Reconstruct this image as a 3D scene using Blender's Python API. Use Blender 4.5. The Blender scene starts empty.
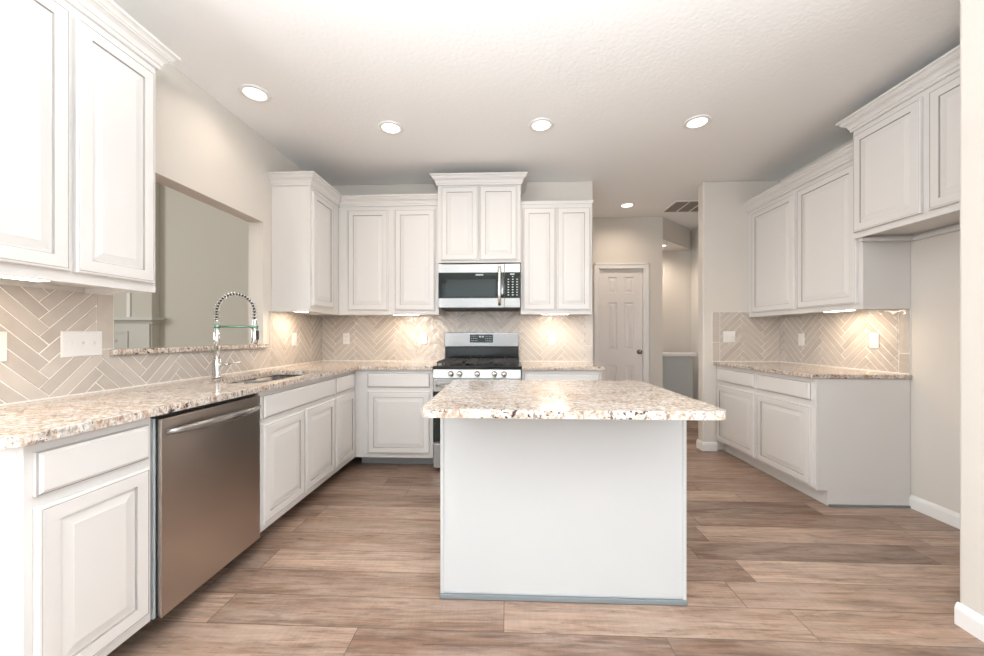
import bpy, bmesh, math, random
from mathutils import Vector, Matrix
R = math.radians
random.seed(7)
SC = bpy.context.scene
COL = SC.collection

# ------------------------------------------------------------------ camera
HC = 1.18
cd = bpy.data.cameras.new('camera'); cam = bpy.data.objects.new('camera', cd); COL.objects.link(cam)
cd.sensor_width = 36; cd.lens = 36 * 377.5 / 984; cd.shift_y = 7 / 984
cd.clip_start = .02
cam.location = (0, 0, HC); cam.rotation_euler = (R(90), 0, math.atan(15.7 / 377.5))
SC.camera = cam

# ------------------------------------------------------------------ world, exposure
w = bpy.data.worlds.new('world'); SC.world = w; w.use_nodes = True
bg = w.node_tree.nodes['Background']; bg.inputs[0].default_value = (.80, .90, 1, 1); bg.inputs[1].default_value = 1.0
vs = SC.view_settings
vs.view_transform = 'Standard'; vs.look = 'None'; vs.gamma = 1; vs.use_curve_mapping = False
vs.exposure = 0.26

def area(name, loc, rot, sx, sy, power, color):
    l = bpy.data.lights.new(name, 'AREA'); l.shape = 'RECTANGLE'; l.size = sx; l.size_y = sy
    l.energy = power; l.color = color
    o = bpy.data.objects.new(name, l); COL.objects.link(o); o.location = loc; o.rotation_euler = rot
    return o
DAY = (.90, .955, 1); XLV = -8.2
# rear-window daylight, plus window light added at the sides and in the living room
WIN = [(-.95, 1.5), (1.05, 1.5)]         # x centre, width  (rear wall)
for cx, ww in WIN:
    area('window_daylight', (cx, -2.96, 1.55), (R(90), 0, 0), ww, 1.9, 8, DAY)
area('added_side_window_light', (1.80, -.35, 1.55), (0, R(90), 0), 1.9, 1.9, 33, DAY)  # unseen right side window, added to light the left cabinets
area('added_side_window_light', (-1.90, -.75, 1.55), (0, R(-90), 0), 1.9, 1.9, 90, DAY)  # unseen left side window, added to light the right cabinets
area('added_living_room_light', (XLV + .06, .6, 2.3), (0, R(-90), 0), 2.6, 2.6, 170, (1, .98, .93))  # unseen window, added to brighten the room beyond the pass-through
# unseen uplight added to brighten the ceiling (its bowl is built further down)
pl_ = bpy.data.lights.new('added_uplight_glow', 'AREA'); pl_.shape = 'DISK'; pl_.size = .46; pl_.energy = 106; pl_.color = (.93, .965, 1)
plo = bpy.data.objects.new('added_uplight_glow', pl_); COL.objects.link(plo); plo.location = (-.1, -.15, 1.92); plo.rotation_euler = (R(180), 0, 0)
WARM = (1, .83, .69)
P_CAN = 3.6; P_STRIP = 2.0

# ------------------------------------------------------------------ materials
def new_mat(name):
    m = bpy.data.materials.new(name); m.use_nodes = True
    nt = m.node_tree; b = nt.nodes['Principled BSDF']
    return m, nt, b
def N(nt, t, **kw):
    n = nt.nodes.new(t)
    for k, v in kw.items(): setattr(n, k, v)
    return n
def setv(n, i, v): n.inputs[i].default_value = v
def simple(name, col, rough=.5, metal=0., bump=0., bscale=200., spec=None, coat=0.):
    m, nt, b = new_mat(name)
    b.inputs['Base Color'].default_value = (*col, 1); b.inputs['Roughness'].default_value = rough
    b.inputs['Metallic'].default_value = metal
    if spec is not None: b.inputs['Specular IOR Level'].default_value = spec
    if coat: b.inputs['Coat Weight'].default_value = coat; b.inputs['Coat Roughness'].default_value = .05
    if bump:
        tc = N(nt, 'ShaderNodeTexCoord'); no = N(nt, 'ShaderNodeTexNoise'); setv(no, 'Scale', bscale); setv(no, 'Detail', 3)
        nt.links.new(tc.outputs['Object'], no.inputs['Vector'])
        bp = N(nt, 'ShaderNodeBump'); setv(bp, 'Strength', bump); setv(bp, 'Distance', .002)
        nt.links.new(no.outputs[0], bp.inputs['Height']); nt.links.new(bp.outputs[0], b.inputs['Normal'])
    return m
def emis(name, col, strength):
    m, nt, b = new_mat(name)
    b.inputs['Base Color'].default_value = (.9, .9, .9, 1)
    b.inputs['Emission Color'].default_value = (*col, 1); b.inputs['Emission Strength'].default_value = strength
    return m
def ramp(nt, stops, interp='LINEAR'):
    r = N(nt, 'ShaderNodeValToRGB'); cr = r.color_ramp; cr.interpolation = interp
    while len(cr.elements) > 1: cr.elements.remove(cr.elements[-1])
    cr.elements[0].position = stops[0][0]; c = stops[0][1]; cr.elements[0].color = (*c, 1)
    for p, c in stops[1:]:
        e = cr.elements.new(p); e.color = (*c, 1)
    return r
def mixc(nt, fac, a, b, mode='MIX'):
    m = N(nt, 'ShaderNodeMix', data_type='RGBA', blend_type=mode)
    for sock, v in ((m.inputs[0], fac), (m.inputs[6], a), (m.inputs[7], b)):
        if hasattr(v, 'links'): nt.links.new(v, sock)
        elif isinstance(v, (int, float)): sock.default_value = v
        else: sock.default_value = (*v, 1)
    return m.outputs[2]
def mth(nt, op, a, b=None, c=None):
    m = N(nt, 'ShaderNodeMath', operation=op)
    for i, v in enumerate((a, b, c)):
        if v is None: continue
        if hasattr(v, 'links'): nt.links.new(v, m.inputs[i])
        else: m.inputs[i].default_value = v
    return m.outputs[0]

M = {}
M['cab'] = simple('cabinet_paint', (.71, .69, .667), .38)
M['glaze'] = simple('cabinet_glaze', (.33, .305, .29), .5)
M['wall'] = simple('wall_paint', (.68, .64, .585), .75, bump=.25, bscale=90)
M['wall2'] = simple('wall_paint_living_room', (.62, .60, .54), .75, bump=.25, bscale=90)
M['halfwall'] = simple('half_wall_paint', (.50, .52, .505), .75, bump=.2, bscale=90)
M['ceil'] = simple('ceiling_paint', (.90, .90, .89), .85, bump=.8, bscale=45)
M['trim'] = simple('trim_paint', (.83, .82, .80), .4)
M['door'] = simple('door_paint', (.82, .79, .765), .4)
M['mantel'] = simple('mantel_paint', (.62, .62, .58), .45)
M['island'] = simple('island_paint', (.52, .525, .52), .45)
M['toe'] = simple('toe_board', (.40, .435, .455), .5)
M['shoe'] = simple('shoe_moulding_grey', (.19, .215, .23), .5)
M['black'] = simple('black_enamel', (.012, .014, .014), .12)
M['iron'] = simple('cast_iron', (.03, .026, .024), .5)
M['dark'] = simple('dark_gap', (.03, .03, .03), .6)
M['glass'] = simple('black_glass', (.008, .016, .015), .05, spec=.5)
M['mwin'] = simple('microwave_window', (.022, .034, .032), .12, spec=.5)
M['plastic'] = simple('white_plastic', (.74, .73, .71), .35)
M['slot'] = simple('socket_slot', (.30, .28, .27), .5)
M['grout'] = simple('grout', (.84, .80, .75), .8)
M['chrome'] = simple('chrome', (.75, .75, .74), .1, 1)
M['chromeg'] = simple('chrome_green_cast', (.20, .36, .27), .25, .6)  # green cast of the light, put into the chrome arm's colour
M['rubber'] = simple('black_rubber', (.02, .02, .02), .4)
M['knob'] = simple('knob_steel', (.74, .72, .68), .2, 1)
M['bronze'] = simple('door_knob_metal', (.32, .27, .22), .25, 1)
M['vent'] = simple('vent_slat', (.30, .26, .22), .6)
M['key'] = simple('keypad_print', (.55, .60, .60), .5)
M['can'] = emis('can_light_lens', (1, .90, .80), 2.6)
M['strip'] = emis('cabinet_light_lens', (1, .90, .78), 9)
M['blue'] = emis('display_glow', (.25, .5, .9), .5)

def steel(name, col, rough, axis):
    m, nt, b = new_mat(name)
    tc = N(nt, 'ShaderNodeTexCoord'); mp = N(nt, 'ShaderNodeMapping')
    mp.inputs['Scale'].default_value = {'z': (1, 1, 60), 'h': (3, 3, 260)}[axis]
    nt.links.new(tc.outputs['Object'], mp.inputs['Vector'])
    no = N(nt, 'ShaderNodeTexNoise'); setv(no, 'Scale', 1.0); setv(no, 'Detail', 3); nt.links.new(mp.outputs[0], no.inputs['Vector'])
    rr = N(nt, 'ShaderNodeMapRange'); setv(rr, 3, rough * .99); setv(rr, 4, rough * 1.01)
    nt.links.new(no.outputs[0], rr.inputs[0]); nt.links.new(rr.outputs[0], b.inputs['Roughness'])
    b.inputs['Base Color'].default_value = (*col, 1); b.inputs['Metallic'].default_value = 1
    b.inputs['Anisotropic'].default_value = .7; b.inputs['Anisotropic Rotation'].default_value = .25
    return m
M['steel'] = steel('brushed_stainless', (.37, .37, .362), .27, 'z')
M['steel2'] = steel('brushed_stainless_dishwasher', (.56, .50, .455), .28, 'z')
M['sinksteel'] = simple('sink_steel', (.60, .60, .60), .25, 1)

def granite():
    m, nt, b = new_mat('granite')
    tc = N(nt, 'ShaderNodeTexCoord'); L = nt.links.new
    def noise(scale, detail=4, rough=.6, sc=(1, 1, 1), dist=0., off=(0, 0, 0)):
        mp = N(nt, 'ShaderNodeMapping'); mp.inputs['Scale'].default_value = sc; mp.inputs['Rotation'].default_value = (0, 0, .5)
        mp.inputs['Location'].default_value = off
        L(tc.outputs['Object'], mp.inputs['Vector'])
        n = N(nt, 'ShaderNodeTexNoise'); setv(n, 'Scale', scale); setv(n, 'Detail', detail); setv(n, 'Roughness', rough); setv(n, 'Distortion', dist)
        L(mp.outputs[0], n.inputs['Vector']); return n.outputs[0]
    base = ramp(nt, [(.32, (.34, .23, .165)), (.42, (.50, .38, .295)), (.50, (.60, .505, .425)), (.57, (.64, .60, .55)), (.70, (.65, .66, .64))])
    L(noise(13, 6, .72, (1, 2.4, 1), .9), base.inputs[0])
    g = ramp(nt, [(.38, (0, 0, 0)), (.62, (1, 1, 1))]); L(noise(75, 3, .6), g.inputs[0])
    c = mixc(nt, .6, base.outputs[0], g.outputs[0], 'SOFT_LIGHT')
    br = ramp(nt, [(.56, (0, 0, 0)), (.62, (1, 1, 1))]); L(noise(28, 6, .75, (1, 2.4, 1), .8, (3, 1, 0)), br.inputs[0])
    c = mixc(nt, mth(nt, 'MULTIPLY', br.outputs[0], .9), c, (.25, .17, .125))
    gr = ramp(nt, [(.57, (0, 0, 0)), (.61, (1, 1, 1))]); L(noise(55, 3, .6, (1, 1, 1), 0, (7, 2, 5)), gr.inputs[0])
    c = mixc(nt, mth(nt, 'MULTIPLY', gr.outputs[0], .55), c, (.38, .36, .34))
    dk = ramp(nt, [(.565, (0, 0, 0)), (.585, (1, 1, 1))]); L(noise(60, 4, .6, (1, 1, 1), .3, (1, 9, 4)), dk.inputs[0])
    cl = ramp(nt, [(.50, (0, 0, 0)), (.60, (1, 1, 1))]); L(noise(7, 2, .5, (1, 1, 1), .3, (5, 5, 4)), cl.inputs[0])
    c = mixc(nt, mth(nt, 'MULTIPLY', dk.outputs[0], mth(nt, 'MULTIPLY_ADD', cl.outputs[0], .6, .4)), c, (.05, .035, .035))
    L(c, b.inputs['Base Color']); setv(b, 'Roughness', .10); b.inputs['Specular IOR Level'].default_value = .55
    return m
M['granite'] = granite()

def tile_mat():
    m, nt, b = new_mat('glazed_tile'); L = nt.links.new
    at = N(nt, 'ShaderNodeAttribute', attribute_name='tone')
    tc = N(nt, 'ShaderNodeTexCoord')
    r = ramp(nt, [(0, (.47, .42, .375)), (.5, (.51, .46, .41)), (1, (.55, .50, .45))]); L(at.outputs['Fac'], r.inputs[0])
    n1 = N(nt, 'ShaderNodeTexNoise'); setv(n1, 'Scale', 14); setv(n1, 'Detail', 4); L(tc.outputs['Object'], n1.inputs['Vector'])
    c = mixc(nt, .18, r.outputs[0], n1.outputs[0], 'SOFT_LIGHT')
    L(c, b.inputs['Base Color']); setv(b, 'Roughness', .10); b.inputs['Specular IOR Level'].default_value = .6
    n2 = N(nt, 'ShaderNodeTexNoise'); setv(n2, 'Scale', 16); setv(n2, 'Detail', 1.5); L(tc.outputs['Object'], n2.inputs['Vector'])
    bp = N(nt, 'ShaderNodeBump'); setv(bp, 'Strength', .55); setv(bp, 'Distance', .012)
    L(n2.outputs[0], bp.inputs['Height']); L(bp.outputs[0], b.inputs['Normal'])
    return m
M['tile'] = tile_mat()

def floor_mat():
    m, nt, b = new_mat('plank_floor'); L = nt.links.new
    tc = N(nt, 'ShaderNodeTexCoord'); sp = N(nt, 'ShaderNodeSeparateXYZ'); L(tc.outputs['Object'], sp.inputs[0])
    X, Y = sp.outputs[0], sp.outputs[1]
    PW = .1778; PL = 1.22
    yr = mth(nt, 'DIVIDE', mth(nt, 'ADD', Y, 20 * PW - 2.388 + 0), PW)
    row = mth(nt, 'FLOOR', yr); fy = mth(nt, 'FRACT', yr)
    wn = N(nt, 'ShaderNodeTexWhiteNoise', noise_dimensions='1D'); L(row, wn.inputs['W'])
    xr = mth(nt, 'ADD', mth(nt, 'DIVIDE', X, PL), mth(nt, 'MULTIPLY', wn.outputs['Value'], 7.3))
    col = mth(nt, 'FLOOR', xr); fx = mth(nt, 'FRACT', xr)
    cmb = N(nt, 'ShaderNodeCombineXYZ'); L(row, cmb.inputs[0]); L(col, cmb.inputs[1])
    w2 = N(nt, 'ShaderNodeTexWhiteNoise', noise_dimensions='2D'); L(cmb.outputs[0], w2.inputs['Vector'])
    tone = ramp(nt, [(0, (.150, .090, .062)), (.3, (.20, .120, .082)), (.55, (.25, .158, .110)), (.8, (.31, .202, .145)), (1, (.37, .255, .19))])
    L(w2.outputs['Value'], tone.inputs[0])
    # grain coordinates shift per plank
    off = N(nt, 'ShaderNodeVectorMath', operation='SCALE'); L(w2.outputs['Color'], off.inputs[0]); off.inputs['Scale'].default_value = 30
    ad = N(nt, 'ShaderNodeVectorMath', operation='ADD'); L(tc.outputs['Object'], ad.inputs[0]); L(off.outputs[0], ad.inputs[1])
    def noise(sc, scale=1, detail=4, rough=.6, dist=0):
        mp = N(nt, 'ShaderNodeMapping'); mp.inputs['Scale'].default_value = sc; L(ad.outputs[0], mp.inputs['Vector'])
        n = N(nt, 'ShaderNodeTexNoise'); setv(n, 'Scale', scale); setv(n, 'Detail', detail); setv(n, 'Roughness', rough); setv(n, 'Distortion', dist)
        L(mp.outputs[0], n.inputs['Vector']); return n.outputs[0]
    g1 = ramp(nt, [(.30, (.18, .18, .18)), (.5, (.5, .5, .5)), (.72, (.85, .85, .85))]); L(noise((2.4, 34, 1), 1, 6, .68, 1.6), g1.inputs[0])
    c = mixc(nt, .95, tone.outputs[0], g1.outputs[0], 'OVERLAY')
    g2 = ramp(nt, [(.42, (0, 0, 0)), (.62, (1, 1, 1))]); L(noise((1.6, 9, 1), 1, 5, .7, .5), g2.inputs[0])
    c = mixc(nt, mth(nt, 'MULTIPLY', g2.outputs[0], .42), c, (.50, .395, .325))
    g3 = ramp(nt, [(.55, (0, 0, 0)), (.72, (1, 1, 1))]); L(noise((2.6, 15, 1), 1, 6, .72, 1.8), g3.inputs[0])
    c = mixc(nt, mth(nt, 'MULTIPLY', g3.outputs[0], .80), c, (.105, .068, .048))
    # fine saw marks across the plank
    saw = ramp(nt, [(.45, (.42, .42, .42)), (.6, (.58, .58, .58))]); L(noise((120, 12, 1), 1, 2, .5), saw.inputs[0])
    c = mixc(nt, .2, c, saw.outputs[0], 'OVERLAY')
    ey = mth(nt, 'MINIMUM', fy, mth(nt, 'SUBTRACT', 1, fy)); ex = mth(nt, 'MULTIPLY', mth(nt, 'MINIMUM', fx, mth(nt, 'SUBTRACT', 1, fx)), PL / PW)
    e = mth(nt, 'MINIMUM', ex, ey); seam = mth(nt, 'LESS_THAN', e, .010)
    c = mixc(nt, mth(nt, 'MULTIPLY', seam, .85), c, (.09, .06, .045))
    L(c, b.inputs['Base Color']); setv(b, 'Roughness', .36)
    bp = N(nt, 'ShaderNodeBump'); setv(bp, 'Strength', .15); setv(bp, 'Distance', .002); L(g1.outputs[0], bp.inputs['Height']); L(bp.outputs[0], b.inputs['Normal'])
    return m
M['floor'] = floor_mat()

# ------------------------------------------------------------------ mesh helpers
class MB:
    def __init__(s): s.v = []; s.f = []; s.m = []; s.sm = []
    def poly(s, pts, mi=0, smooth=False):
        i = len(s.v); s.v += [tuple(p) for p in pts]; s.f.append(list(range(i, i + len(pts)))); s.m.append(mi); s.sm.append(smooth); return s
    def box(s, x0, x1, y0, y1, z0, z1, mi=0):
        if x0 > x1: x0, x1 = x1, x0
        if y0 > y1: y0, y1 = y1, y0
        if z0 > z1: z0, z1 = z1, z0
        i = len(s.v)
        s.v += [(x0, y0, z0), (x1, y0, z0), (x1, y1, z0), (x0, y1, z0), (x0, y0, z1), (x1, y0, z1), (x1, y1, z1), (x0, y1, z1)]
        for f in ((0, 3, 2, 1), (4, 5, 6, 7), (0, 1, 5, 4), (1, 2, 6, 5), (2, 3, 7, 6), (3, 0, 4, 7)):
            s.f.append([i + a for a in f]); s.m.append(mi); s.sm.append(False)
        return s
    def tube(s, pts, r, n=12, mi=0, caps=True, radii=None):
        pts = [Vector(p) for p in pts]; rings = []
        up = Vector((0, 0, 1)); t0 = (pts[1] - pts[0]).normalized()
        a = up.cross(t0)
        if a.length < 1e-3: a = Vector((1, 0, 0)).cross(t0)
        a.normalize()
        for k, p in enumerate(pts):
            t = (pts[min(k + 1, len(pts) - 1)] - pts[max(k - 1, 0)]).normalized()
            a = (a - t * a.dot(t)).normalized(); bb = t.cross(a)
            rr = radii[k] if radii else r
            i = len(s.v)
            s.v += [tuple(p + a * rr * math.cos(2 * math.pi * j / n) + bb * rr * math.sin(2 * math.pi * j / n)) for j in range(n)]
            rings.append(i)
        for k in range(len(rings) - 1):
            for j in range(n):
                s.f.append([rings[k] + j, rings[k] + (j + 1) % n, rings[k + 1] + (j + 1) % n, rings[k + 1] + j]); s.m.append(mi); s.sm.append(True)
        if caps:
            s.f.append([rings[0] + j for j in range(n)][::-1]); s.m.append(mi); s.sm.append(False)
            s.f.append([rings[-1] + j for j in range(n)]); s.m.append(mi); s.sm.append(False)
        return s
    def lathe(s, prof, c, axis='z', n=32, mi=0, smooth=True):
        # prof: (radius, height) ; axis direction
        ax = {'z': (Vector((1, 0, 0)), Vector((0, 1, 0)), Vector((0, 0, 1))), '-y': (Vector((1, 0, 0)), Vector((0, 0, 1)), Vector((0, -1, 0))),
              'x': (Vector((0, 1, 0)), Vector((0, 0, 1)), Vector((1, 0, 0)))}[axis]
        c = Vector(c); base = len(s.v)
        for r, h in prof:
            for j in range(n):
                t = 2 * math.pi * j / n
                s.v.append(tuple(c + ax[0] * r * math.cos(t) + ax[1] * r * math.sin(t) + ax[2] * h))
        for k in range(len(prof) - 1):
            for j in range(n):
                s.f.append([base + k * n + j, base + k * n + (j + 1) % n, base + (k + 1) * n + (j + 1) % n, base + (k + 1) * n + j]); s.m.append(mi); s.sm.append(smooth)
        return s
    def rings(s, x0, x1, z0, z1, prof, yb):
        # concentric rectangle profile on the plane facing -y : prof = (inset, y, mat of the face band that starts here)
        L_ = []
        seq = [(0, yb, 0)] + prof
        for ins, y, mi in seq:
            i = len(s.v)
            s.v += [(x0 + ins, y, z0 + ins), (x1 - ins, y, z0 + ins), (x1 - ins, y, z1 - ins), (x0 + ins, y, z1 - ins)]; L_.append(i)
        for k in range(len(seq) - 1):
            for j in range(4):
                s.f.append([L_[k] + j, L_[k] + (j + 1) % 4, L_[k + 1] + (j + 1) % 4, L_[k + 1] + j]); s.m.append(seq[k + 1][2]); s.sm.append(False)
        s.f.append([L_[-1] + j for j in range(4)]); s.m.append(0); s.sm.append(False)
        s.f.append([L_[0] + j for j in range(4)][::-1]); s.m.append(0); s.sm.append(False)
        return s
    def extrude(s, outline, z0, z1, mi=0):
        n = len(outline); i = len(s.v)
        s.v += [(x, y, z0) for x, y in outline] + [(x, y, z1) for x, y in outline]
        s.f.append([i + j for j in range(n)][::-1]); s.f.append([i + n + j for j in range(n)]); s.m += [mi] * 2; s.sm += [False] * 2
        for j in range(n):
            s.f.append([i + j, i + (j + 1) % n, i + n + (j + 1) % n, i + n + j]); s.m.append(mi); s.sm.append(False)
        return s
    def sweep(s, prof, path, z, before=None, after=None, mi=0):
        P = [Vector(p) for p in path]; n = len(P); rings = []
        def nrm(a, b): d = (b - a).normalized(); return Vector((d.y, -d.x))
        for k in range(n):
            n1 = nrm(P[k - 1], P[k]) if k > 0 else (nrm(Vector(before), P[0]) if before else None)
            n2 = nrm(P[k], P[k + 1]) if k < n - 1 else (nrm(P[-1], Vector(after)) if after else None)
            if n1 is None: n1 = n2
            if n2 is None: n2 = n1
            mv = (n1 + n2) / (1 + n1.dot(n2))
            i = len(s.v); s.v += [(P[k].x + mv.x * o, P[k].y + mv.y * o, z + u) for o, u in prof]; rings.append(i)
        q = len(prof)
        for k in range(n - 1):
            for j in range(q):
                s.f.append([rings[k] + j, rings[k] + (j + 1) % q, rings[k + 1] + (j + 1) % q, rings[k + 1] + j]); s.m.append(mi); s.sm.append(False)
        s.f.append([rings[0] + j for j in range(q)]); s.f.append([rings[-1] + j for j in range(q)][::-1]); s.m += [mi] * 2; s.sm += [False] * 2
        return s
    def build(s, name, mats, parent=None, bevel=0., seg=2, loc=None, rz=None):
        me = bpy.data.meshes.new(name); me.from_pydata(s.v, [], s.f)
        if not isinstance(mats, (list, tuple)): mats = [mats]
        for m in mats: me.materials.append(m)
        for p, mi, sm in zip(me.polygons, s.m, s.sm): p.material_index = mi; p.use_smooth = sm
        bm = bmesh.new(); bm.from_mesh(me)
        bmesh.ops.recalc_face_normals(bm, faces=bm.faces); bm.to_mesh(me); bm.free()
        o = bpy.data.objects.new(name, me); COL.objects.link(o)
        if parent: o.parent = parent
        if loc: o.location = loc
        if rz is not None: o.rotation_euler.z = rz
        if bevel:
            b = o.modifiers.new('bevel', 'BEVEL'); b.width = bevel; b.segments = seg; b.limit_method = 'ANGLE'; b.angle_limit = R(40)
        return o
def tag(o, label=None, cat=None, group=None, kind=None):
    if label: o['label'] = label
    if cat: o['category'] = cat
    if group: o['group'] = group
    if kind: o['kind'] = kind
    return o
def empty(name, loc, rz=0, label=None, cat=None, group=None):
    o = bpy.data.objects.new(name, None); COL.objects.link(o); o.location = loc; o.rotation_euler.z = rz
    o.empty_display_size = .1
    return tag(o, label, cat, group)
def struct(name, mb, mat, bevel=0., label=None, parent=None):
    o = mb.build(name, mat, parent, bevel)
    if parent is None: o['kind'] = 'structure'
    if label: o['label'] = label; o['category'] = name.split('_')[0]
    return o
def rounded(x0, x1, y0, y1, radii, n=8):
    # radii for corners (x0,y0),(x1,y0),(x1,y1),(x0,y1)
    out = []
    for (cx, cy, sx, sy, a0), r in zip(((x0, y0, 1, 1, 180), (x1, y0, -1, 1, 270), (x1, y1, -1, -1, 0), (x0, y1, 1, -1, 90)), radii):
        if r <= 0: out.append((cx, cy)); continue
        for k in range(n + 1):
            t = R(a0 + 90 * k / n); out.append((cx + sx * r + r * math.cos(t), cy + sy * r + r * math.sin(t)))
    return out

CEIL = 2.75
XL, XR, YB, YP, YS = -1.947, 2.757, 3.88, 3.94, 2.70     # left wall, right wall, back wall, pier wall, right cabinets' near end
REAR = -3.0; XN = 1.84; YN = 1.622                        # rear wall, near right wall face, its far end
XLIV = -8.2

# ------------------------------------------------------------------ structure
struct('floor', MB().box(XLIV - .1, 3.4, REAR - .12, 6.2, -.08, 0), M['floor'], label='weathered brown wood plank floor', )
HL = 4.4
struct('ceiling', MB().box(XL - .12, 3.4, REAR - .12, 6.2, CEIL, CEIL + .1), M['ceil'], label='white textured ceiling')
struct('ceiling_living_room', MB().box(XLIV - .1, XL, REAR - .12, 5.6, HL, HL + .1), M['ceil'])
struct('wall_living_room_right', MB().box(XL - .12, XL - .02, REAR - .12, 5.6, CEIL + .1, HL), M['wall2'])
OY0, OY1, OZ0, OZ1 = 1.784, 2.93, 1.078, 2.08
lw = MB()
lw.box(XL - .12, XL, REAR, -1.75, 0, CEIL); lw.box(XL - .12, XL, -1.75, .25, 0, .55); lw.box(XL - .12, XL, -1.75, .25, 2.55, CEIL); lw.box(XL - .12, XL, .25, OY0, 0, CEIL); lw.box(XL - .12, XL, OY1, 5.5, 0, CEIL)
lw.box(XL - .12, XL, OY0, OY1, 0, OZ0); lw.box(XL - .12, XL, OY0, OY1, OZ1, CEIL)
struct('wall_left', lw, M['wall'], label='beige left wall with a pass-through opening')
struct('wall_back', MB().box(XL, .867, YB, YB + .12, 0, CEIL), M['wall'], .012, label='beige wall behind the range')
struct('wall_hall_left', MB().box(.747, .867, YB + .12, 5.1, 0, CEIL), M['wall'])
hb = MB(); DX0, DX1, DZ = 1.212, 1.812, 2.075; YH = 5.1
hb.box(.6, DX0, YH, YH + .12, 0, CEIL); hb.box(DX1, 2.055, YH, YH + .12, 0, CEIL); hb.box(DX0, DX1, YH, YH + .12, DZ, CEIL)
struct('wall_hall_back', hb, M['wall'], label='taupe hallway wall around the six-panel door')
struct('wall_pier', MB().box(1.993, XR, YP, YP + .11, 0, CEIL), M['wall'], .014, label='narrow beige wall beside the hallway')
struct('wall_right', MB().box(XR, XR + .12, YN - .12, 5.9, 0, CEIL), M['wall'], label='beige right wall of the fridge alcove')
nr = MB().box(XN, XN + .14, REAR, -1.35, 0, CEIL).box(XN, XN + .14, -1.35, .65, 0, .55).box(XN, XN + .14, -1.35, .65, 2.55, CEIL).box(XN, XR + .12, .65, YN, 0, CEIL)
struct('wall_near_right', nr, M['wall'], .012, label='cream wall edge at the right side')
rw = MB(); xs = sorted([XLIV] + [c for cx, ww in WIN for c in (cx - ww / 2 - .05, cx + ww / 2 + .05)] + [XN])
for a, b_ in zip(xs[0::2], xs[1::2]): rw.box(a, b_, REAR - .12, REAR, 0, CEIL)
for a, b_ in zip(xs[1::2], xs[2::2]): rw.box(a, b_, REAR - .12, REAR, 0, .55); rw.box(a, b_, REAR - .12, REAR, 2.55, CEIL)
struct('wall_rear', rw, M['wall'])
for k, (cx, ww) in enumerate(WIN):
    a, b_ = cx - ww / 2 - .05, cx + ww / 2 + .05
    wf = MB(); y0, y1 = REAR - .02, REAR + .02
    y0, y1 = REAR + .06, REAR + .10
    for x in [a, cx - .02, b_ - .04]: wf.box(x, x + .04, y0, y1, .55, 2.55)
    for z in (.55, 1.53, 2.51): wf.box(a, b_, y0 + .002, y1 - .002, z, z + .04)
    struct('window_%d' % (k + 1), wf, M['trim'])
for k, (wx, wy) in enumerate(((XN + .06, -1.35), (XL - .10, -1.75))):
    wf = MB()
    for y in (wy, wy + .98, wy + 1.96): wf.box(wx, wx + .04, y, y + .04, .55, 2.55)
    for z in (.55, 1.53, 2.51): wf.box(wx + .002, wx + .038, wy, wy + 2.0, z, z + .04)
    struct('window_%d' % (k + 4), wf, M['trim'])  # frames of the added side windows, out of view
struct('wall_living_room_left', MB().box(XLIV - .1, XLIV, REAR, -.75, 0, HL).box(XLIV - .1, XLIV, 1.95, 5.5, 0, HL).box(XLIV - .1, XLIV, -.75, 1.95, 0, .95).box(XLIV - .1, XLIV, -.75, 1.95, 3.65, HL), M['wall2'])
struct('wall_living_room_back', MB().box(XLIV, XL, 5.5, 5.6, 0, HL).box(XLIV, XL - .12, REAR - .12, REAR, CEIL, HL), M['wall2'], label='grey-beige wall seen through the pass-through')
wf = MB()
for y in (-.75, .58, 1.91): wf.box(XLIV - .06, XLIV - .02, y, y + .04, .95, 3.65)
for z in (.95, 2.28, 3.61): wf.box(XLIV - .058, XLIV - .022, -.75, 1.95, z, z + .04)
struct('window_3', wf, M['trim'])  # frame of the unseen living room window, added with its light
# hallway nook: soffit with its low ceiling, far wall, half wall
struct('wall_nook_back', MB().box(1.9, XR, 5.80, 5.9, 0, CEIL), M['wall'])
sf = MB().extrude([(2.055, 5.105), (2.68, 5.68), (2.68, 5.80), (2.055, 5.80)], 2.45, CEIL)
struct('trim_1', sf, M['wall'], label='sloping-edged soffit over the hallway nook')
hw = MB().box(2.056, 2.64, 5.50, 5.60, 0, .875)
struct('wall_half', hw, M['halfwall'], label='grey half wall in the hallway nook')
struct('trim_2', MB().box(2.056, 2.68, 5.46, 5.62, .876, .925), M['trim'], .006, label='white cap on the half wall')

BB = [(0, 0), (.014, 0), (.014, .065), (.010, .078), (.004, .088), (0, .09)]
def baseboard(name, path, **k): return struct(name, MB().sweep(BB, path, 0), M['trim'], label=k.get('label'))
baseboard('baseboard_right', [(XR, YS - .002), (XR, YN)], label='white baseboard in the fridge alcove')
baseboard('baseboard_near_right', [(XN, YN), (XN, REAR + .12)], label='white baseboard on the near right wall')
baseboard('baseboard_pier', [(1.993, YP + .11), (1.993, YP), (2.128, YP)], label='white baseboard around the narrow wall')
baseboard('baseboard_hall', [(1.88, YH), (2.055, YH)])

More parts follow.
